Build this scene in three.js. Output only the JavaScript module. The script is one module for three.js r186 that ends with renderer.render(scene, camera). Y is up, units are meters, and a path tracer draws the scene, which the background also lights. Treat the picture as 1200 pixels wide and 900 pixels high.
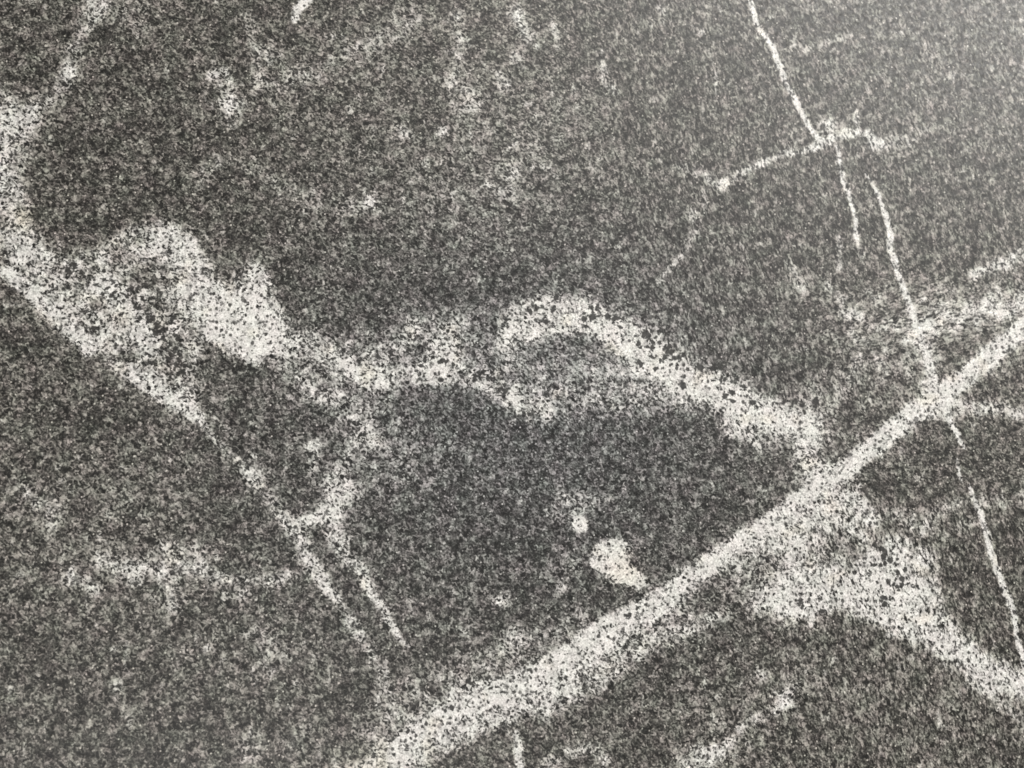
import * as THREE from 'three';
import { RectAreaLightUniformsLib } from 'three/addons/lights/RectAreaLightUniformsLib.js';

// ------------------------------------------------------------------ camera
const MM = 0.0005;                               // half a millimetre: the grain unit that all stone patterns use
const scene = new THREE.Scene();
const camera = new THREE.PerspectiveCamera(54, 4 / 3, 0.02, 20);
camera.up.set(0, 0, -1);
camera.position.set(-0.035, 0.437, 0.05);        // a phone held over the slab, tipped a little towards its far right corner
camera.lookAt(0, 0, 0);
camera.focus = 0.432;
camera.userData.fStop = 4.5;
camera.updateMatrixWorld(true);

// ------------------------------------------------------------------ light: a soft room, a big window light far right, an added fill light at the left
scene.background = new THREE.Color(0.06, 0.06, 0.059);
RectAreaLightUniformsLib.init();
function softbox(name, w, h, intensity, color, pos) {
  const l = new THREE.RectAreaLight(color, intensity, w, h);
  l.name = name; l.position.set(...pos); l.lookAt(0, 0, 0); scene.add(l);
}
softbox('window_light', 3.0, 1.8, 5.6, new THREE.Color(1, 0.982, 0.95), [1.6, 1.75, -2.2]);
softbox('added_fill_light', 1.6, 1.0, 7.0, new THREE.Color(1, 0.98, 0.95), [-0.9, 2.0, 2.2]);  // unseen fill light, added for diffuse brightness

const renderer = new THREE.WebGLRenderer({ antialias: true });
renderer.toneMapping = THREE.LinearToneMapping;
renderer.toneMappingExposure = 1.66;
renderer.shadowMap.enabled = true;

// ------------------------------------------------------------------ noise
function rng(seed) { let s = seed >>> 0; return () => { s = (s + 0x6D2B79F5) | 0; let t = Math.imul(s ^ (s >>> 15), 1 | s); t = (t + Math.imul(t ^ (t >>> 7), 61 | t)) ^ t; return ((t ^ (t >>> 14)) >>> 0) / 4294967296; }; }
const P = new Uint8Array(1024), GX = new Float32Array(256), GY = new Float32Array(256), R0 = new Float32Array(256), R1 = new Float32Array(256), R2 = new Float32Array(256);
{
  const r = rng(77), a = [...Array(256).keys()];
  for (let i = 255; i > 0; i--) { const j = Math.floor(r() * (i + 1)); [a[i], a[j]] = [a[j], a[i]]; }
  for (let i = 0; i < 1024; i++) P[i] = a[i & 255];
  for (let i = 0; i < 256; i++) { const t = r() * Math.PI * 2; GX[i] = Math.cos(t); GY[i] = Math.sin(t); R0[i] = r(); R1[i] = r(); R2[i] = r(); }
}
const hash = (x, y, s) => P[P[P[(x + s) & 255] + (y & 255)] + (((x >> 8) * 31 + (y >> 8) * 17 + s) & 255)];
function perlin(x, y, s = 0) {                   // about -1 .. 1
  const xi = Math.floor(x), yi = Math.floor(y), fx = x - xi, fy = y - yi;
  const u = fx * fx * fx * (fx * (fx * 6 - 15) + 10), v = fy * fy * fy * (fy * (fy * 6 - 15) + 10);
  const a = hash(xi, yi, s), b = hash(xi + 1, yi, s), c = hash(xi, yi + 1, s), d = hash(xi + 1, yi + 1, s);
  const p = GX[a] * fx + GY[a] * fy, q = GX[b] * (fx - 1) + GY[b] * fy, m = GX[c] * fx + GY[c] * (fy - 1), n = GX[d] * (fx - 1) + GY[d] * (fy - 1);
  return 1.5 * (p + (q - p) * u + (m - p) * v + (p - q - m + n) * u * v);
}
const W = { v: 0, e: 0 };                        // last cell: its random value, and the distance from its border
function cells(x, y, s) {
  const xi = Math.floor(x), yi = Math.floor(y); let d1 = 9, d2 = 9, at = 0;
  for (let j = -1; j <= 1; j++) for (let i = -1; i <= 1; i++) {
    const h = hash(xi + i, yi + j, s), dx = xi + i + R0[h] - x, dy = yi + j + R1[h] - y, d = dx * dx + dy * dy;
    if (d < d1) { d2 = d1; d1 = d; at = h; } else if (d < d2) d2 = d;
  }
  W.v = R2[at]; W.e = Math.sqrt(d2) - Math.sqrt(d1);
  return W.v;
}
const clamp = (x, a = 0, b = 1) => x < a ? a : x > b ? b : x;
const smooth = (a, b, x) => { const t = clamp((x - a) / (b - a)); return t * t * (3 - 2 * t); };
const mix = (a, b, t) => a + (b - a) * t;

// ------------------------------------------------------------------ the veins: where the stone is pale, in half millimetres on the slab
// A traced point is a sight line; where it meets the slab gives the vein's place in the stone.
const ray = new THREE.Vector3();
function onSlab(px, py) {
  ray.set(px / 600 - 1, 1 - py / 450, 0.5).unproject(camera).sub(camera.position);
  const k = -camera.position.y / ray.y;
  return [(camera.position.x + ray.x * k) / MM, (camera.position.z + ray.z * k) / MM];
}
const PITCH = 2, X0 = -1720, Y0 = -1480, NX = 1721, NY = 1481;      // map of paleness over the slab, one sample a millimetre
const pale = new Float32Array(NX * NY), veinField = new Float32Array(NX * NY), veinId = new Int8Array(NX * NY).fill(-1);
const VEINS = [], F = -1;
function vein(name, label) { VEINS.push({ name, label }); return VEINS.length - 1; }
function splat(id, D, bx, by, ex, ey, dist) {
  const i0 = Math.max(0, Math.floor((bx - X0) / PITCH)), i1 = Math.min(NX - 1, Math.ceil((ex - X0) / PITCH));
  const j0 = Math.max(0, Math.floor((by - Y0) / PITCH)), j1 = Math.min(NY - 1, Math.ceil((ey - Y0) / PITCH));
  for (let j = j0; j <= j1; j++) for (let i = i0; i <= i1; i++) {
    const f = dist(X0 + i * PITCH, Y0 + j * PITCH); if (f <= 0) continue;
    const k = j * NX + i, a = f * D;
    if (D < 0) { pale[k] *= 1 + a; veinField[k] *= 1 + a; continue; }
    pale[k] = pale[k] + a - pale[k] * a;
    if (id >= 0) { const w = f * Math.min(1, D * 1.25); if (w > veinField[k]) { veinField[k] = w; veinId[k] = id; } }
  }
}
function stroke(id, D, soft, list) {             // x, y, half width, and so on along the line; the broad ones fade out in a grey halo
  if (id >= 0 && D < 0.72 && list[2] > 7) line(F, D * 0.36, 0.95, list, 1.5, 6);
  line(id, D, soft, list, 1, 0);
}
function line(id, D, soft, list, wide, more) {
  const p = []; for (let i = 0; i < list.length; i += 3) p.push([...onSlab(list[i], list[i + 1]), list[i + 2] * wide + more]);
  const wm = Math.max(...p.map((q) => q[2])) * (1 + soft) + 3, xs = p.map((q) => q[0]), ys = p.map((q) => q[1]);
  splat(id, D, Math.min(...xs) - wm, Math.min(...ys) - wm, Math.max(...xs) + wm, Math.max(...ys) + wm, (x, y) => {
    let best = -9;
    for (let k = 0; k + 1 < p.length; k++) {
      const [ax, ay, aw] = p[k], [bx, by, bw] = p[k + 1], ux = bx - ax, uy = by - ay;
      const t = clamp(((x - ax) * ux + (y - ay) * uy) / (ux * ux + uy * uy + 1e-6));
      const d = Math.hypot(x - ax - ux * t, y - ay - uy * t) / (aw + (bw - aw) * t);
      if (-d > best) best = -d;
    }
    return smooth(-(1 + soft), -(1 - soft), best);
  });
}
function patch(id, D, soft, list) {              // an outline; soft is the width of its blurred edge
  const p = []; for (let i = 0; i < list.length; i += 2) p.push(onSlab(list[i], list[i + 1]));
  const xs = p.map((q) => q[0]), ys = p.map((q) => q[1]);
  splat(id, D, Math.min(...xs) - soft, Math.min(...ys) - soft, Math.max(...xs) + soft, Math.max(...ys) + soft, (x, y) => {
    let inside = false, d = 1e9;
    for (let i = 0, j = p.length - 1; i < p.length; j = i++) {
      const [ax, ay] = p[i], [bx, by] = p[j], ux = bx - ax, uy = by - ay;
      if ((ay > y) !== (by > y) && x < ax + (y - ay) / uy * ux) inside = !inside;
      const t = clamp(((x - ax) * ux + (y - ay) * uy) / (ux * ux + uy * uy + 1e-6));
      d = Math.min(d, Math.hypot(x - ax - ux * t, y - ay - uy * t));
    }
    return smooth(-soft, soft, inside ? d : -d);
  });
}
const blob = (id, D, soft, x, y, r) => stroke(id, D, soft, [x, y, r, x + 1, y, r]);

// faint clouding of the dark stone
stroke(F, 0.17, 0.9, [380, 90, 70, 520, 60, 80, 620, 90, 90, 560, 170, 80]);
stroke(F, 0.14, 0.9, [430, 220, 70, 560, 250, 60, 640, 200, 80]);
stroke(F, 0.24, 0.95, [300, 105, 10, 345, 92, 12, 400, 72, 16, 450, 45, 16, 480, 20, 14]);
stroke(F, 0.24, 0.95, [230, 215, 12, 265, 185, 12, 300, 200, 16, 340, 222, 16, 380, 240, 14, 440, 240, 10]);
stroke(F, 0.30, 0.8, [292, 20, 10, 298, 60, 10, 305, 90, 8]);
blob(F, 0.25, 0.8, 315, 62, 14); blob(F, 0.3, 0.8, 160, 20, 22); blob(F, 0.28, 0.8, 120, 12, 20);
stroke(F, 0.27, 0.95, [535, 18, 8, 545, 60, 10, 530, 95, 12, 560, 118, 10]);
stroke(F, 0.48, 0.8, [605, 12, 9, 615, 35, 9, 628, 55, 4]);
stroke(F, 0.36, 0.8, [703, 62, 6, 708, 90, 7, 722, 108, 5]); stroke(F, 0.4, 0.7, [650, 32, 5, 655, 55, 4]);
stroke(F, 0.35, 0.7, [775, 8, 8, 782, 25, 8]); blob(F, 0.45, 0.7, 606, 68, 8); blob(F, 0.5, 0.6, 517, 154, 9); blob(F, 0.5, 0.6, 432, 238, 8); blob(F, 0.4, 0.7, 470, 155, 12);
blob(F, 0.35, 0.7, 590, 95, 12); blob(F, 0.3, 0.8, 545, 120, 20); blob(F, 0.35, 0.7, 600, 200, 10); blob(F, 0.3, 0.7, 595, 225, 12); blob(F, 0.3, 0.7, 815, 35, 10);
stroke(F, 0.16, 0.9, [835, 60, 7, 842, 110, 8, 838, 140, 6]);
stroke(F, 0.16, 0.9, [0, 560, 40, 60, 590, 40, 150, 580, 50, 210, 560, 40]);
stroke(F, 0.14, 0.9, [60, 690, 60, 200, 720, 70, 330, 770, 60]);
stroke(F, 0.24, 0.9, [20, 568, 7, 45, 585, 8, 68, 595, 8, 60, 615, 6]);
blob(F, 0.25, 0.9, 310, 742, 14); blob(F, 0.26, 0.9, 318, 770, 16); stroke(F, 0.3, 0.8, [135, 800, 8, 145, 825, 8, 150, 850, 5]); blob(F, 0.3, 0.8, 290, 880, 20); blob(F, 0.25, 0.8, 350, 868, 20);
stroke(F, 0.19, 0.9, [410, 545, 40, 450, 550, 40, 480, 580, 24]);
stroke(F, 0.17, 0.9, [440, 505, 40, 520, 530, 30, 545, 520, 20]);
blob(F, 0.4, 0.7, 480, 708, 9); blob(F, 0.4, 0.7, 366, 525, 9); stroke(F, 0.3, 0.8, [366, 525, 8, 365, 550, 6]);
blob(F, 0.35, 0.7, 605, 745, 12); blob(F, 0.3, 0.7, 545, 740, 10);
stroke(F, 0.3, 0.8, [655, 578, 10, 690, 585, 14, 720, 580, 8]); stroke(F, 0.35, 0.8, [655, 600, 14, 675, 600, 16]); blob(F, 0.35, 0.7, 658, 690, 8); blob(F, 0.25, 0.8, 665, 660, 24);
stroke(F, 0.3, 0.9, [1010, 390, 40, 1090, 365, 34, 1200, 350, 34, 1300, 340, 34]);
stroke(F, 0.36, 0.9, [1075, 390, 20, 1130, 370, 16, 1200, 352, 14]);
stroke(F, 0.5, 0.8, [1140, 322, 8, 1175, 310, 9, 1210, 290, 12, 1280, 265, 14]);
stroke(F, 0.26, 0.9, [960, 460, 24, 1040, 440, 26, 1090, 420, 20]);
stroke(F, 0.36, 0.9, [1020, 600, 10, 1080, 610, 12, 1120, 590, 8, 1200, 585, 12, 1260, 575, 14]);
stroke(F, 0.25, 0.8, [1060, 625, 10, 1110, 622, 12, 1140, 610, 8]);
stroke(F, 0.45, 0.7, [983, 278, 5, 984, 312, 6]); stroke(F, 0.45, 0.7, [970, 335, 6, 985, 352, 6, 990, 368, 7, 1008, 370, 6]); stroke(F, 0.35, 0.7, [925, 308, 6, 935, 330, 9, 942, 340, 7]);
stroke(F, 0.4, 0.7, [1003, 278, 5, 1010, 298, 4]); blob(F, 0.3, 0.7, 890, 288, 6); blob(F, 0.35, 0.7, 1082, 155, 10); stroke(F, 0.25, 0.8, [1145, 150, 6, 1152, 175, 5]);
stroke(F, 0.3, 0.8, [930, 45, 6, 940, 60, 5, 1000, 40, 5]); blob(F, 0.3, 0.8, 1115, 90, 8);
stroke(F, 0.16, 0.9, [820, 830, 50, 960, 800, 40, 1100, 850, 50]);
blob(F, 0.3, 0.7, 890, 790, 10); blob(F, 0.3, 0.7, 950, 730, 8);

// the pale veins and patches
const LEFT = vein('pale_patch', 'wide speckled white patch at the left with a solid white core');
patch(LEFT, 0.43, 9, [-200, 130, -60, 210, 0, 262, 40, 288, 85, 300, 120, 285, 150, 264, 190, 254, 222, 262, 232, 282, 240, 312, 268, 336, 282, 326, 296, 306, 312, 318, 328, 350, 342, 385, 330, 412, 300, 428, 268, 418, 246, 404, 234, 416, 240, 448, 232, 482, 212, 476, 170, 456, 134, 432, 104, 410, 72, 376, 36, 342, 8, 312, -80, 250, -220, 180]);
patch(LEFT, 0.95, 12, [232, 336, 262, 336, 300, 340, 328, 366, 334, 400, 302, 424, 266, 412, 240, 392]);
stroke(LEFT, 0.42, 0.7, [190, 285, 15, 215, 292, 17, 232, 330, 18, 250, 370, 18]);
stroke(LEFT, 0.6, 0.5, [6, 320, 8, 34, 340, 8, 72, 378, 9, 104, 408, 9]);
stroke(LEFT, 0.55, 0.5, [138, 428, 8, 170, 448, 9, 205, 470, 11, 232, 490, 6]);
stroke(LEFT, 0.4, 0.6, [120, 345, 20, 150, 372, 16, 175, 400, 14]);
stroke(LEFT, 0.48, 0.8, [22, 148, 18, 4, 180, 22, 4, 215, 20, 22, 262, 16, 40, 292, 18]);
stroke(LEFT, 0.3, 0.9, [0, 120, 16, -30, 160, 26, -60, 220, 30]);
stroke(LEFT, 0.45, 0.8, [296, 316, 10, 306, 330, 10]);
patch(LEFT, -0.55, 8, [40, 270, 55, 255, 70, 268, 62, 282]); patch(LEFT, -0.5, 7, [155, 312, 180, 305, 186, 330, 165, 340]); patch(LEFT, -0.45, 8, [190, 400, 215, 395, 220, 425, 198, 428]); patch(LEFT, -0.6, 7, [98, 345, 120, 350, 124, 362, 104, 358]); patch(LEFT, -0.5, 6, [130, 410, 165, 415, 150, 432, 130, 424]);
const LEFT_STREAK = vein('pale_streak', 'faint grainy streak above the wide patch, rising to the top');
stroke(LEFT_STREAK, 0.34, 0.8, [30, 135, 11.9, 60, 112, 7.6, 78, 92, 7.6, 86, 60, 8.5, 98, 35, 10.2, 112, 8, 11.9, 125, -30, 11.9]);
blob(LEFT_STREAK, 0.35, 0.7, 80, 90, 11);
const MIDDLE = vein('pale_vein', 'speckled pale vein linking the left patch to the arched vein');
stroke(MIDDLE, 0.36, 0.7, [340, 425, 18.7, 372, 452, 18.7, 400, 472, 13.6, 425, 500, 11.9, 440, 520, 8.5]);
stroke(MIDDLE, 0.46, 0.7, [335, 395, 10.2, 368, 400, 13.6, 392, 420, 11.9, 420, 440, 12.8, 450, 446, 12.8, 490, 436, 11.9, 525, 428, 11.9, 560, 446, 12.8, 585, 458, 13.6, 612, 474, 11.9, 640, 480, 8.5]);
stroke(MIDDLE, 0.5, 0.7, [520, 440, 11.9, 518, 405, 11, 528, 382, 8.5]); stroke(MIDDLE, 0.42, 0.7, [445, 412, 15.3, 470, 400, 13.6, 490, 382, 8.5]);
blob(MIDDLE, 0.5, 0.7, 520, 412, 14); stroke(MIDDLE, 0.5, 0.7, [405, 430, 8.5, 445, 448, 8.5]); blob(MIDDLE, 0.8, 0.5, 588, 408, 5);
stroke(F, 0.34, 0.9, [620, 440, 36, 690, 448, 34, 760, 452, 28, 800, 470, 16]);
stroke(F, 0.22, 0.9, [480, 380, 18, 540, 390, 18, 585, 420, 20]); stroke(F, 0.24, 0.8, [640, 480, 22, 700, 470, 22, 750, 480, 14]);
const ARC = vein('pale_vein', 'arched white vein with black flecks along its upper edge');
stroke(ARC, 0.58, 0.6, [592, 398, 11.1, 606, 368, 12.7, 640, 356, 14.2, 680, 366, 15.8, 722, 384, 19, 760, 412, 22.1, 800, 438, 20.6, 850, 462, 19, 900, 486, 17.5, 945, 502, 17.5]);
stroke(ARC, 0.6, 0.6, [615, 395, 7.9, 640, 384, 9.5, 690, 378, 9.5, 720, 396, 12.7, 760, 425, 13.5, 800, 446, 14.2, 850, 468, 11.1, 885, 490, 9.5, 925, 494, 11.1, 950, 500, 10.3]);
stroke(ARC, 0.52, 0.7, [945, 505, 15.8, 945, 535, 14.2, 958, 560, 14.2]);
stroke(ARC, 0.4, 0.8, [860, 500, 12.7, 890, 520, 9.5]);
const DIAGONAL = vein('pale_vein', 'broad white vein running straight from the bottom edge up to the right edge');
stroke(DIAGONAL, 0.6, 0.5, [362, 972, 22, 424, 920, 22, 464, 888, 23, 510, 858, 24, 560, 831, 27, 612, 813, 25, 655, 790, 21, 705, 747, 16, 760, 714, 14, 805, 684, 14, 850, 650, 11, 900, 616, 12, 950, 580, 13, 1000, 544, 12, 1042, 508, 13, 1082, 475, 13, 1122, 451, 13, 1160, 417, 13, 1200, 387, 13, 1300, 310, 15, 1500, 170, 16]);
stroke(DIAGONAL, 0.72, 0.6, [440, 904, 11, 470, 881, 12, 505, 848, 9, 560, 820, 11, 612, 800, 14, 655, 776, 12, 705, 738, 11, 760, 708, 9, 805, 679, 8, 850, 645, 8, 900, 612, 8, 950, 577, 8, 1000, 542, 8, 1042, 506, 9, 1082, 473, 9, 1122, 449, 9, 1160, 415, 9, 1200, 384, 9, 1300, 308, 10]);
stroke(F, 0.3, 0.9, [440, 846, 20, 490, 812, 22, 550, 785, 20, 610, 760, 16, 680, 720, 10]);
stroke(F, 0.45, 0.7, [640, 832, 12, 690, 805, 14, 735, 775, 12, 770, 752, 11, 805, 740, 9, 850, 720, 9]);
stroke(F, 0.3, 0.8, [690, 770, 14, 750, 740, 12, 800, 720, 12]);
const LOWER = vein('pale_patch', 'wide speckled white patch under the broad vein, tapering down to the right edge');
patch(LOWER, 0.57, 10, [848, 672, 900, 626, 960, 588, 1006, 566, 1020, 596, 1034, 624, 1070, 632, 1096, 645, 1104, 680, 1108, 716, 1130, 738, 1160, 768, 1220, 790, 1330, 830, 1330, 880, 1210, 828, 1170, 812, 1130, 792, 1100, 774, 1060, 750, 1020, 732, 990, 716, 930, 722, 900, 712, 870, 706, 846, 700]);
stroke(LOWER, 0.44, 0.7, [925, 690, 22, 970, 682, 22, 1010, 686, 24, 1050, 708, 18]);
stroke(LOWER, 0.4, 0.7, [1040, 660, 14, 1050, 688, 15, 1075, 726, 12, 1110, 754, 10, 1160, 786, 9, 1200, 803, 9]);
stroke(LOWER, 0.45, 0.6, [888, 712, 10, 925, 716, 10, 950, 712, 8]); stroke(LOWER, 0.35, 0.8, [1140, 800, 8, 1180, 830, 7, 1200, 848, 7]);
patch(LOWER, -0.35, 10, [940, 640, 990, 620, 1020, 640, 1000, 668, 950, 664]); patch(LOWER, -0.45, 8, [1015, 615, 1034, 625, 1036, 650, 1020, 640]); stroke(LOWER, -0.4, 0.8, [855, 690, 14, 900, 668, 12]);
const BLOT = vein('pale_blot', 'solid cream blot just above the broad vein');
patch(BLOT, 0.92, 6, [694, 646, 704, 634, 722, 630, 736, 636, 738, 656, 746, 666, 762, 686, 752, 690, 734, 686, 716, 682, 692, 664]);
const DOT = vein('pale_dot', 'small round white dot'); blob(DOT, 0.97, 0.35, 680, 616, 9);
const SPOT = vein('pale_dot', 'small cream dot in the dark stone'); patch(SPOT, 0.8, 4, [577, 697, 588, 698, 600, 706, 596, 712, 580, 708]);
const HAIR_TOP = vein('hairline_vein', 'thin white vein coming down from the top edge');
stroke(HAIR_TOP, 0.9, 0.45, [868, -40, 3.4, 879, 0, 3.4, 886, 26, 3.4, 905, 54, 3.8, 913, 75, 3.8, 920, 95, 3.8, 931, 116, 4.1, 941, 136, 3.8, 951, 152, 3.4, 962, 165, 4.1]);
const BRANCH = vein('pale_branch', 'broken white branch crossing the foot of the thin vein');
stroke(BRANCH, 0.56, 0.7, [1032, 168, 5, 1018, 156, 5.8, 992, 156, 5.8, 968, 167, 6.5, 940, 178, 4.3, 915, 182, 4.3, 888, 193, 5.8, 866, 206, 5.8, 846, 216, 5.8]);
blob(BRANCH, 0.7, 0.6, 1024, 168, 9); blob(BRANCH, 0.45, 0.8, 970, 148, 12); stroke(F, 0.45, 0.7, [1003, 130, 4, 1006, 152, 4]); stroke(F, 0.4, 0.8, [800, 196, 8, 826, 205, 10, 845, 218, 8]); stroke(F, 0.35, 0.8, [930, 160, 10, 925, 172, 8]); stroke(F, 0.3, 0.8, [1035, 165, 10, 1065, 165, 12]);
stroke(F, 0.42, 0.8, [812, 248, 6, 816, 268, 7, 800, 298, 5, 786, 312, 5, 772, 330, 4]); stroke(F, 0.1, 0.8, [845, 218, 10, 825, 240, 10, 812, 255, 10]);
const HAIR_SHORT = vein('hairline_vein', 'short thin vein fading out below the broken branch');
stroke(HAIR_SHORT, 0.74, 0.5, [981, 172, 3.4, 984, 190, 3.8, 987, 210, 4.2, 994, 224, 3.8, 998, 240, 3, 1003, 262, 3.4, 1004, 285, 2.5]);
const HAIR_RIGHT = vein('hairline_vein', 'thin white vein ending on the broad vein from above');
stroke(HAIR_RIGHT, 0.86, 0.5, [1014, 202, 1.8, 1022, 214, 2.4, 1030, 230, 2.7, 1038, 252, 3.4, 1044, 276, 4.1, 1043, 292, 4.1, 1050, 312, 4.1, 1058, 335, 3.8, 1066, 358, 3.8, 1076, 385, 4.1, 1083, 408, 4.8, 1090, 430, 5.5, 1094, 448, 6.2]);
const HAIR_LOW = vein('hairline_vein', 'thin white vein leaving the broad vein downwards to the right');
stroke(HAIR_LOW, 0.9, 0.5, [1112, 490, 3.4, 1120, 506, 3.8, 1129, 525, 2.4]);
stroke(HAIR_LOW, 0.72, 0.5, [1122, 538, 2.4, 1124, 556, 3.1, 1127, 566, 1.8]);
stroke(HAIR_LOW, 0.9, 0.5, [1136, 568, 2, 1143, 588, 3.1, 1150, 604, 4.1, 1157, 630, 4.1, 1164, 655, 3.8, 1173, 680, 4.1, 1181, 700, 4.5, 1188, 715, 3.8, 1190, 735, 3.4, 1195, 757, 3.4, 1206, 795, 3.4]);
stroke(F, 0.5, 0.8, [1085, 482, 12, 1130, 478, 12, 1175, 478, 10, 1210, 490, 12, 1300, 500, 12]);
const SEAM = vein('pale_streak', 'thin grainy streak trailing down from the foot of the left patch');
stroke(SEAM, 0.44, 0.8, [232, 490, 4, 250, 512, 4.8, 268, 534, 5.6, 290, 552, 8, 306, 572, 7.2, 325, 596, 8, 345, 622, 9.6, 358, 652, 8.8, 376, 680, 8.8, 392, 700, 6.4, 418, 735, 8, 436, 770, 8, 448, 800, 9.6]);
stroke(SEAM, 0.5, 0.7, [345, 616, 8, 362, 610, 7.2, 384, 598, 8]); stroke(SEAM, 0.5, 0.7, [356, 640, 6.4, 368, 664, 6.4, 386, 692, 6.4]); stroke(F, 0.3, 0.8, [296, 540, 12, 302, 560, 14]);
stroke(F, 0.3, 0.8, [255, 492, 6, 275, 510, 5]);
const HAIR_LEFT = vein('hairline_vein', 'thin grainy vein hanging below the middle of the slab');
stroke(HAIR_LEFT, 0.5, 0.8, [398, 570, 14, 392, 598, 13, 390, 625, 10, 400, 648, 9, 420, 662, 7, 428, 680, 6]);
stroke(HAIR_LEFT, 0.66, 0.6, [426, 684, 5, 440, 702, 5, 450, 714, 6, 458, 730, 4.5, 466, 744, 4, 478, 759, 3]);
const SIDE = vein('pale_streak', 'faint level streak at the lower left');
stroke(SIDE, 0.36, 0.8, [112, 658, 8, 135, 656, 8, 152, 662, 6.4, 176, 670, 7.2, 205, 666, 8, 232, 664, 7.2, 255, 676, 6.4, 285, 680, 5.6, 318, 680, 6.4, 348, 674, 5.6]);
stroke(F, 0.34, 0.8, [85, 678, 10, 110, 690, 8]); stroke(F, 0.4, 0.8, [150, 672, 9, 160, 682, 8]); stroke(F, 0.35, 0.8, [195, 690, 12, 205, 705, 12]); stroke(F, 0.4, 0.8, [270, 696, 9, 285, 698, 7]); stroke(F, 0.35, 0.8, [200, 650, 20, 230, 650, 16]);
const TUFT = vein('pale_blot', 'fuzzy pale tuft below the top edge');
stroke(TUFT, 0.36, 0.8, [256, 88, 13, 268, 104, 13, 274, 122, 11]); stroke(F, 0.35, 0.8, [246, 88, 5, 262, 82, 5]); stroke(F, 0.35, 0.8, [268, 120, 12, 272, 145, 10]);
const CHIP = vein('pale_blot', 'small solid white streak cut by the top edge');
stroke(CHIP, 0.95, 0.4, [372, -16, 6, 358, -1, 7, 350, 10, 7, 346, 22, 4]);
const LAST = vein('pale_streak', 'short broken streak near the bottom edge, right of the broad vein');
stroke(LAST, 0.5, 0.7, [806, 894, 10, 822, 890, 12, 845, 880, 11, 858, 868, 5]); stroke(LAST, 0.4, 0.8, [866, 854, 5, 885, 844, 6, 905, 832, 7, 925, 822, 7]); stroke(LAST, 0.4, 0.8, [920, 815, 8, 925, 808, 9]);
stroke(F, 0.4, 0.8, [640, 895, 9, 665, 885, 10, 685, 876, 8]); stroke(F, 0.45, 0.7, [698, 878, 8, 710, 892, 8]);
const HAIR_BOTTOM = vein('hairline_vein', 'thin pale vein running down off the bottom edge');
stroke(HAIR_BOTTOM, 0.66, 0.6, [604, 858, 4, 607, 875, 5, 609, 893, 5, 612, 930, 5]);
// the same stone beyond the picture, out to the slab's edges
stroke(F, 0.7, 0.5, [1206, 795, 4, 1240, 900, 4.5, 1290, 1040, 5, 1400, 1500, 6]); stroke(F, 0.5, 0.8, [-900, 20, 60, -600, 90, 46, -330, 110, 40, -200, 160, 34, -60, 215, 30]); stroke(F, 0.7, 0.5, [868, -40, 4, 830, -180, 5, 790, -330, 5, 720, -700, 6]);
stroke(F, 0.42, 0.9, [125, -30, 14, 180, -160, 18, 210, -320, 24, 260, -700, 30]); stroke(F, 0.7, 0.6, [362, 972, 22, 200, 1080, 28, 60, 1120, 30, -300, 1330, 36, -760, 1640, 40, -1200, 1960, 44]); stroke(F, 0.5, 0.7, [1320, 858, 26, 1500, 930, 28, 1700, 985, 30, 2100, 1100, 36, 2500, 1180, 36]); stroke(F, 0.72, 0.6, [1490, 176, 16, 1700, 40, 17, 2100, -240, 20, 2600, -570, 22]);
stroke(F, 0.4, 0.9, [-700, 700, 20, -480, 640, 26, -260, 690, 18, -100, 660, 10]); stroke(F, 0.45, 0.9, [1300, 500, 14, 1500, 540, 20, 1800, 520, 26, 2100, 580, 30]); stroke(F, 0.4, 0.9, [300, -160, 14, 480, -260, 30, 620, -230, 34, 700, -420, 26, 840, -700, 20]); stroke(F, 0.42, 0.9, [700, 1020, 12, 880, 1120, 34, 1060, 1100, 40, 1150, 1240, 30, 1130, 1500, 24]);

// large dark flecks set in the pale veins
const flecks = [];
function scatter(seed, n, size, list) {
  const r = rng(seed);
  for (let i = 0; i < n; i++) {
    const t = r() * (list.length / 3 - 1), k = Math.min(list.length / 3 - 2, Math.floor(t)), f = t - k, s = (r() + r() - 1);
    const x = mix(list[k * 3], list[k * 3 + 3], f), y = mix(list[k * 3 + 1], list[k * 3 + 4], f), w = mix(list[k * 3 + 2], list[k * 3 + 5], f), a = r() * 6.28;
    flecks.push([...onSlab(x + Math.cos(a) * w * s, y + Math.sin(a) * w * s), size * (0.55 + r() * 0.7), r() * 3.14, 0.45 + r() * 0.55]);
  }
}
scatter(5, 60, 4.3, [620, 360, 22, 700, 366, 26, 745, 385, 28, 790, 420, 30, 850, 445, 24, 900, 460, 18, 955, 480, 12]);
for (const [x, y, s] of [[748, 403, 6], [750, 426, 6], [787, 413, 6], [796, 419, 5], [820, 431, 7], [768, 432, 5], [858, 460, 6], [858, 470, 5], [882, 472, 6], [938, 446, 5], [700, 360, 5], [760, 395, 5]]) flecks.push([...onSlab(x, y), s * 0.85, x * 1.3, 0.6]);
scatter(8, 36, 3.8, [1010, 620, 20, 1040, 655, 30, 1060, 680, 24, 1040, 700, 30]);
for (const [x, y, s] of [[938, 706, 6], [963, 716, 5], [940, 711, 4], [1057, 678, 5], [1034, 652, 5], [1035, 700, 5], [1060, 668, 4], [1041, 682, 5]]) flecks.push([...onSlab(x, y), s * 0.8, x * 1.7, 0.7]);
scatter(13, 110, 3.0, [60, 300, 26, 120, 330, 34, 170, 360, 40, 200, 400, 40, 215, 440, 24]);
scatter(21, 22, 2.0, [230, 330, 30, 290, 370, 44, 310, 400, 20]);
scatter(34, 40, 3.2, [420, 420, 30, 480, 415, 30, 540, 430, 26, 600, 455, 20]);
scatter(55, 40, 2.8, [450, 870, 28, 560, 815, 34, 640, 775, 28, 760, 705, 18]);
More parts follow.
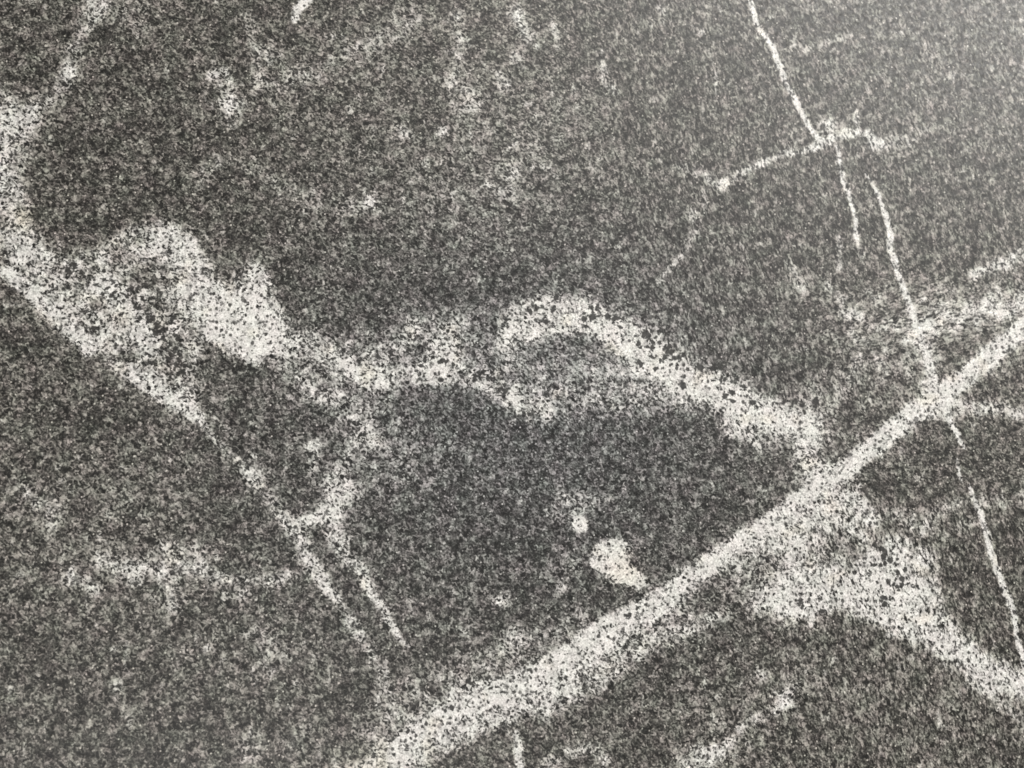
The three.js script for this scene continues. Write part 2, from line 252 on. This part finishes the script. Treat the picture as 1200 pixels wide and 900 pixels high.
const BIN = 16, bins = new Map();
flecks.forEach((f, i) => { for (let dy = -1; dy <= 1; dy++) for (let dx = -1; dx <= 1; dx++) { const k = (Math.floor(f[0] / BIN) + dx) * 4096 + Math.floor(f[1] / BIN) + dy; (bins.get(k) ?? bins.set(k, []).get(k)).push(i); } });
function fleck(x, y, jag) {                      // 0 outside, 1 inside a fleck
  const list = bins.get(Math.floor(x / BIN) * 4096 + Math.floor(y / BIN)); if (!list) return 0;
  let m = 0;
  for (const i of list) {
    const [fx, fy, s, a, sq] = flecks[i], c = Math.cos(a), n = Math.sin(a), u = (x - fx) * c + (y - fy) * n, v = ((y - fy) * c - (x - fx) * n) / sq;
    m = Math.max(m, smooth(1.15, 0.75, Math.hypot(u, v) / s + jag));
  }
  return m;
}

// ------------------------------------------------------------------ the stone's colour and relief
function paleAt(x, y) {
  const u = clamp((x - X0) / PITCH, 0, NX - 1.001), v = clamp((y - Y0) / PITCH, 0, NY - 1.001), i = u | 0, j = v | 0, fx = u - i, fy = v - j, k = j * NX + i;
  return mix(mix(pale[k], pale[k + 1], fx), mix(pale[k + NX], pale[k + NX + 1], fx), fy);
}
const gauss = (x, y, cx, cy, rx, ry) => Math.exp(-((x - cx) ** 2) / (rx * rx) - ((y - cy) ** 2) / (ry * ry));
function grain(x, y, s) {                        // mixed crystals of several sizes, about -1.6 .. 1.6
  x *= 1.2; y *= 1.2;
  const wx = x + 2.4 * perlin(x / 4.6, y / 4.6, s + 1), wy = y + 2.4 * perlin(x / 4.6 + 40, y / 4.6 + 9, s + 2);
  const a = cells(wx / 6.4, wy / 6.4, s + 3) - 0.5, b = cells(wx / 3.5 + 7, wy / 3.5 + 3, s + 4) - 0.5, c = cells(wx / 2.3, wy / 2.3, s + 5) - 0.5;
  return 0.6 * a + 1.15 * b + 1.05 * c + 0.2 * perlin(x / 13, y / 13, s + 6) + 0.42 * perlin((x * 0.75 + y * 0.66) / 3.3, (y * 0.75 - x * 0.66) / 3.3, s + 7) + 0.75 * (0.62 - 2.2 * Math.abs(perlin(wx / 5.2, wy / 5.2, s + 8)));
}
function slanted(x, y, ang, long, s) { const c = Math.cos(ang), n = Math.sin(ang); return grain((x * c + y * n) / long, (y * c - x * n) * 1.1, s); }
const S = { r: 0, g: 0, b: 0, h: 0, rough: 0 };
function stone(x, y) {
  const aUp = smooth(60, 330, x + 0.25 * -y) * smooth(120, -60, y + 0.0 * x);
  const aLow = smooth(180, 420, x) * smooth(60, 180, y) * 0.65;
  const aBand = gauss(x, y, 520, -80, 200, 80) * 0.8, steep = Math.max(aUp * (1 - aBand), aLow);
  let n = 0;
  const iso = 1 - Math.max(steep, aBand);
  if (iso > 0.01) n += iso * slanted(x, y, 0.65, 1.15, 10);
  if (steep > 0.01) n += steep * slanted(x, y, 1.27, 1.75, 30);
  if (aBand > 0.01) n += aBand * slanted(x, y, -0.25, 1.8, 50);
  n /= Math.sqrt(iso * iso + steep * steep + aBand * aBand);
  const jx = 7 * perlin(x / 17, y / 17, 90) + 4 * perlin(x / 7, y / 7, 91), jy = 7 * perlin(x / 17 + 31, y / 17, 92) + 4 * perlin(x / 7 + 5, y / 7, 93);
  const k = paleAt(x + jx * 0.4, y + jy * 0.4), near = paleAt(x, y);
  const clump = perlin((x * 0.82 + y * 0.57) / 19, (y * 0.82 - x * 0.57) / 19, 103) + 0.7 * perlin((x * 0.45 - y * 0.89) / 9, (y * 0.45 + x * 0.89) / 9, 104), kn = clamp(0.6 * k + 0.4 * near + aBand * 0.3 * (1 - near) * Math.max(-0.1, perlin((x * 0.956 - y * 0.292) / 60, (y * 0.956 + x * 0.292) / 9, 108) - 0.05) + aUp * 0.16 * (1 - near) * Math.max(-0.1, perlin((x * 0.296 + y * 0.955) / 34, (y * 0.296 - x * 0.955) / 8, 109)));
  const D = clamp(kn + 0.07 * perlin(x / 60, y / 60, 94) * (1 - near) + 1.5 * kn * (1 - kn) * (0.46 * clump - 0.1) + 0.3 * (1 - near) * smooth(0.35, 1.0, perlin(x / 9, y / 13, 106) + 0.6 * perlin(x / 31, y / 31, 107)));
  const fine = perlin((x * 0.6 + y * 0.8) / 2.1, (y * 0.6 - x * 0.8) / 2.1, 95), slow = perlin(x / 33, y / 33, 96);
  const lift = -0.70 + (0.24 * slow + 0.2 * perlin((x * 0.8 + y * 0.6) / 12, (y * 0.8 - x * 0.6) / 15, 110) + 0.12 * perlin((x * 0.37 - y * 0.93) / 8, (y * 0.37 + x * 0.93) / 8, 111)) * (1 - D) + 0.1 * D + 1.1 * D + 0.4 * D * D;
  const whiteness = smooth(0.04, 0.72, D);
  const sharp = mix(1.1, 0.6, whiteness);
  let t = smooth(-sharp, sharp, n + lift);
  // dark minerals: black mica with greyish and brownish felt between
  const felt = clamp(0.5 + 0.45 * perlin(x / 9, y / 9, 97) + 0.4 * fine + 0.3 * (cells(x / 3.6, y / 3.6, 61) - 0.5));
  let dark = mix(0.011, 0.10, felt * felt * felt) * mix(1, 0.8, whiteness);
  const grey = mix(0.085, 0.36, clamp(0.75 * (cells(x / 4.2, y / 4.2, 66)) + 0.35 * felt + 0.35 * fine));
  const crystal = cells(x / 6.5 + 2 * fine * 0.1, y / 6.5, 62), rim = smooth(0, 0.2, W.e);
  const quartz = smooth(0.62, 0.75, cells(x / 4.8 + 0.3 * fine, y / 4.8, 65)) * smooth(1.5, 0.3, n + lift);
  const light = mix(mix(0.52, 0.86, clamp(0.6 * crystal + 0.3 + 0.45 * fine)) * mix(0.86, 1, rim), 0.36, quartz * 0.75);
  let c = mix(dark, mix(grey, light, clamp(whiteness * 1.0 + 0.22 * smooth(0.6, 1.5, n + lift + 1.0))), t);
  c *= 1 + 0.22 * perlin(x / 1.5, y / 1.5, 105) + 0.16 * fine;
  const f = fleck(x, y, 0.3 * fine + 0.36 * perlin(x / 4, y / 4, 98));
  c = mix(c, 0.024 + 0.02 * felt, f * 0.95);
  if (whiteness > 0.45) { const xi = Math.floor(x / 8), yi = Math.floor(y / 8), h = hash(xi, yi, 73); if (R2[h] > 0.55) { const rr = 0.8 + 1.5 * R0[(h * 5) & 255] * R1[(h * 3) & 255] + 0.5 * fine; c = mix(c, 0.03, 0.9 * smooth(rr + 0.5, rr - 0.3, Math.hypot(x - (xi + 0.3 + 0.4 * R0[h]) * 8, (y - (yi + 0.3 + 0.4 * R1[h]) * 8) * (0.7 + 0.6 * R0[(h * 11) & 255])))); } }
  if (whiteness > 0.6) { const sp = cells(x / 11, y / 11, 63); if (sp > 0.72) { const q = cells(x / 3.2, y / 3.2, 64); if (q > 0.86 && W.e > 0.1) c = mix(c, 0.06, 0.8); } }
  // sparkles of reflected light, painted into the colour as tiny bright specks
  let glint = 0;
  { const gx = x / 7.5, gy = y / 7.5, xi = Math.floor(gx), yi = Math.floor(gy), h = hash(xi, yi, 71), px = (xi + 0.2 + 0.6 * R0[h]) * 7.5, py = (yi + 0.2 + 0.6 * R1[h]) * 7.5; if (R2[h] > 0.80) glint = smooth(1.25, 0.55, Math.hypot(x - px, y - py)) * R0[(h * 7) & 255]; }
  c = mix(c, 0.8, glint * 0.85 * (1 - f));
  const hue = perlin(x / 22, y / 22, 99) + 0.6 * perlin(x / 8, y / 8, 100), warm = mix(0.06, 0.028, whiteness) - 0.052 * (1 - whiteness) * gauss(x, y, 20, 40, 300, 240);  // cooler towards the middle: the light's tint painted into the dark stone
  const cream = smooth(0.25, 0.8, perlin(x / 26, y / 26, 101)) * whiteness + 1.2 * (gauss(x, y, -445, -72, 12, 12) + gauss(x, y, -560, -185, 16, 16) + gauss(x, y, -160, 430, 30, 24) + gauss(x, y, 130, 215, 24, 20));
  const tint = (1 - 0.6 * whiteness) * 0.045 * hue;
  S.r = c * (1 + warm + tint * 0.9 + 0.012 * cream); S.g = c * (1 - tint * 0.5 - 0.01 * cream); S.b = c * (1 - 1.9 * warm + tint * 0.3 - 0.05 * cream);
  S.h = clamp(0.5 + 0.22 * n * (1 - 0.6 * whiteness) + 0.12 * fine - 0.3 * f); S.rough = clamp(0.50 + 0.12 * perlin(x / 5, y / 5, 102) - 0.25 * glint - 0.04 * t);
}
const toSRGB = new Uint8Array(4096); for (let i = 0; i < 4096; i++) { const l = i / 4095; toSRGB[i] = Math.round(255 * (l <= 0.0031308 ? 12.92 * l : 1.055 * l ** (1 / 2.4) - 0.055)); }
function sheet(x0, y0, x1, y1, w, h, name) {     // one material for the rectangle x0..x1, y0..y1 of the slab
  const col = new Uint8Array(w * h * 4), bump = new Uint8Array(w * h * 4), sx = (x1 - x0) / w, sy = (y1 - y0) / h;
  for (let j = 0, k = 0; j < h; j++) for (let i = 0; i < w; i++, k += 4) {
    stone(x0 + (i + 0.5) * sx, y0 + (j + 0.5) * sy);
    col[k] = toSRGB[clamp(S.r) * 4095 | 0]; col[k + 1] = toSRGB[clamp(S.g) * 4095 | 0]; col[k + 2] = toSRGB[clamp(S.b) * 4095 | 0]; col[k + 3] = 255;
    bump[k] = S.h * 255; bump[k + 1] = S.rough * 255; bump[k + 2] = 0; bump[k + 3] = 255;
  }
  const tex = (data, srgb) => { const t = new THREE.DataTexture(data, w, h, THREE.RGBAFormat); t.magFilter = THREE.LinearFilter; t.minFilter = THREE.LinearMipmapLinearFilter; t.generateMipmaps = true; if (srgb) t.colorSpace = THREE.SRGBColorSpace; t.needsUpdate = true; return t; };
  const b = tex(bump, false);
  const m = new THREE.MeshStandardMaterial({ map: tex(col, true), bumpMap: b, bumpScale: 0.00009, roughnessMap: b, roughness: 1, metalness: 0 });
  m.name = name; m.userData.rect = [x0, y0, x1, y1];
  return m;
}
const corners = [[0, 0], [1200, 0], [0, 900], [1200, 900]].map((c) => onSlab(...c));
const CELL = 4, BIG = 24, snap = (v, up) => (up ? Math.ceil(v / BIG) : Math.floor(v / BIG)) * BIG;
const IN = [snap(Math.min(...corners.map((c) => c[0])) - 12), snap(Math.min(...corners.map((c) => c[1])) - 12), snap(Math.max(...corners.map((c) => c[0])) + 12, true), snap(Math.max(...corners.map((c) => c[1])) + 12, true)];
const OUT = [-1680, -1440, 1680, 1440];
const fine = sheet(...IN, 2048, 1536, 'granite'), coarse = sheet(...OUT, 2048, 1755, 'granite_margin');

// ------------------------------------------------------------------ the slab: its dark stone, and every pale vein as a part that fits into it edge to edge
const slab = new THREE.Group();
slab.name = 'granite_slab';
slab.userData = { label: 'dark grey granite slab with white veins and speckled pale patches', category: 'stone slab', kind: 'thing' };
scene.add(slab);
const THICK = 0.02, LIMIT = 0.42;
function valueAt(field, x, y) {
  const u = clamp((x - X0) / PITCH, 0, NX - 1.001), v = clamp((y - Y0) / PITCH, 0, NY - 1.001), i = u | 0, j = v | 0, fx = u - i, fy = v - j, k = j * NX + i;
  return mix(mix(field[k], field[k + 1], fx), mix(field[k + NX], field[k + NX + 1], fx), fy);
}
const idAt = (x, y) => {
  const i = clamp(Math.round((x - X0) / PITCH), 2, NX - 3), j = clamp(Math.round((y - Y0) / PITCH), 2, NY - 3); let best = 0, id = -1;
  for (let b = -2; b <= 2; b++) for (let a = -2; a <= 2; a++) { const k = (j + b) * NX + i + a; if (veinField[k] > best) { best = veinField[k]; id = veinId[k]; } }
  return id;
};
const bags = new Map();                          // vein number (or -1) -> triangles for [fine, coarse]
const bag = (id) => bags.get(id) ?? bags.set(id, [[], []]).get(id);
function poly(points, sheetNo) {
  if (points.length < 3) return;
  let cx = 0, cy = 0; for (const p of points) { cx += p[0] / points.length; cy += p[1] / points.length; }
  const id = points.pale ? idAt(cx, cy) : -1, list = bag(id)[sheetNo];
  for (let i = 1; i + 1 < points.length; i++) list.push(points[0], points[i], points[i + 1]);
}
function tri(p, sheetNo) {                       // cut one triangle along the vein's outline
  const up = [], down = []; up.pale = true;
  for (let i = 0; i < 3; i++) {
    const a = p[i], b = p[(i + 1) % 3];
    (a[2] > 0 ? up : down).push(a);
    if ((a[2] > 0) !== (b[2] > 0)) { const t = a[2] / (a[2] - b[2]), m = [mix(a[0], b[0], t), mix(a[1], b[1], t), 0]; up.push(m); down.push(m); }
  }
  poly(up, sheetNo); poly(down, sheetNo);
}
function tiles(x0, y0, x1, y1, step, sheetNo) {
  for (let y = y0; y < y1 - 1e-6; y += step) for (let x = x0; x < x1 - 1e-6; x += step) {
    const c = [[x, y], [x, y + step], [x + step, y + step], [x + step, y]].map(([a, b]) => [a, b, valueAt(veinField, a, b) - LIMIT]);
    tri([c[0], c[1], c[2]], sheetNo); tri([c[0], c[2], c[3]], sheetNo);
  }
}
tiles(...IN, CELL, 0);
tiles(OUT[0], OUT[1], OUT[2], IN[1], BIG, 1); tiles(OUT[0], IN[3], OUT[2], OUT[3], BIG, 1); tiles(OUT[0], IN[1], IN[0], IN[3], BIG, 1); tiles(IN[2], IN[1], OUT[2], IN[3], BIG, 1);
function build(name, lists, extra = []) {
  const pos = [], uv = [], nor = [], g = new THREE.BufferGeometry(); let start = 0;
  lists.forEach((list, n) => {
    const [x0, y0, x1, y1] = [fine, coarse][n].userData.rect;
    for (const [x, y] of list) { pos.push(x * MM, 0, y * MM); nor.push(0, 1, 0); uv.push((x - x0) / (x1 - x0), (y - y0) / (y1 - y0)); }
    g.addGroup(start, list.length, n); start += list.length;
  });
  if (extra.length) {                            // the slab's rounded rim, sides and underside
    for (const [x, y, z, nx, ny, nz, u, v] of extra) { pos.push(x, y, z); nor.push(nx, ny, nz); uv.push(u, v); }
    g.addGroup(start, extra.length, 1);
  }
  g.setAttribute('position', new THREE.Float32BufferAttribute(pos, 3)); g.setAttribute('normal', new THREE.Float32BufferAttribute(nor, 3)); g.setAttribute('uv', new THREE.Float32BufferAttribute(uv, 2));
  const m = new THREE.Mesh(g, [fine, coarse]);
  m.name = name; m.castShadow = m.receiveShadow = true;
  slab.add(m);
  return m;
}
function rim() {
  const out = [], [x0, y0, x1, y1] = OUT.map((v) => v * MM), r = 0.003, ring = (grow, y, nl, ny) => ({ p: [[x0 - grow, y, y0 - grow], [x1 + grow, y, y0 - grow], [x1 + grow, y, y1 + grow], [x0 - grow, y, y1 + grow]], nl, ny, grow, y });
  const rings = []; for (let i = 0; i <= 5; i++) { const a = i / 5 * Math.PI / 2; rings.push(ring(Math.sin(a) * r, (Math.cos(a) - 1) * r, Math.sin(a), Math.cos(a))); }
  rings.push(ring(r, -THICK, 1, 0));
  const sideN = [[0, -1], [1, 0], [0, 1], [-1, 0]];
  const put = (R, k, s, along) => { const q = R.p[k], down = R.grow - R.y; out.push([q[0], q[1], q[2], sideN[s][0] * R.nl, R.ny, sideN[s][1] * R.nl, s % 2 ? down / (x1 - x0) * 3 : along, s % 2 ? along : down / (y1 - y0) * 3]); };
  for (let i = 0; i + 1 < rings.length; i++) for (let s = 0; s < 4; s++) {
    const a = s, b = (s + 1) % 4, A = rings[i], B = rings[i + 1];
    put(A, a, s, 0); put(A, b, s, 1); put(B, b, s, 1); put(A, a, s, 0); put(B, b, s, 1); put(B, a, s, 0);
  }
  const L = rings[6].p, U = [[0, 0], [1, 0], [1, 1], [0, 1]];
  for (const k of [0, 1, 2, 0, 2, 3]) out.push([...L[k], 0, -1, 0, ...U[k]]);
  return out;
}
build('dark_stone', bag(-1), rim());
const taken = {};
VEINS.forEach((v, id) => {
  if (!bags.has(id)) return;
  const n = taken[v.name] = (taken[v.name] ?? 0) + 1;
  build(n > 1 ? `${v.name}_${String(n - 1).padStart(3, '0')}` : v.name, bags.get(id)).userData.label = v.label;
});

renderer.render(scene, camera);
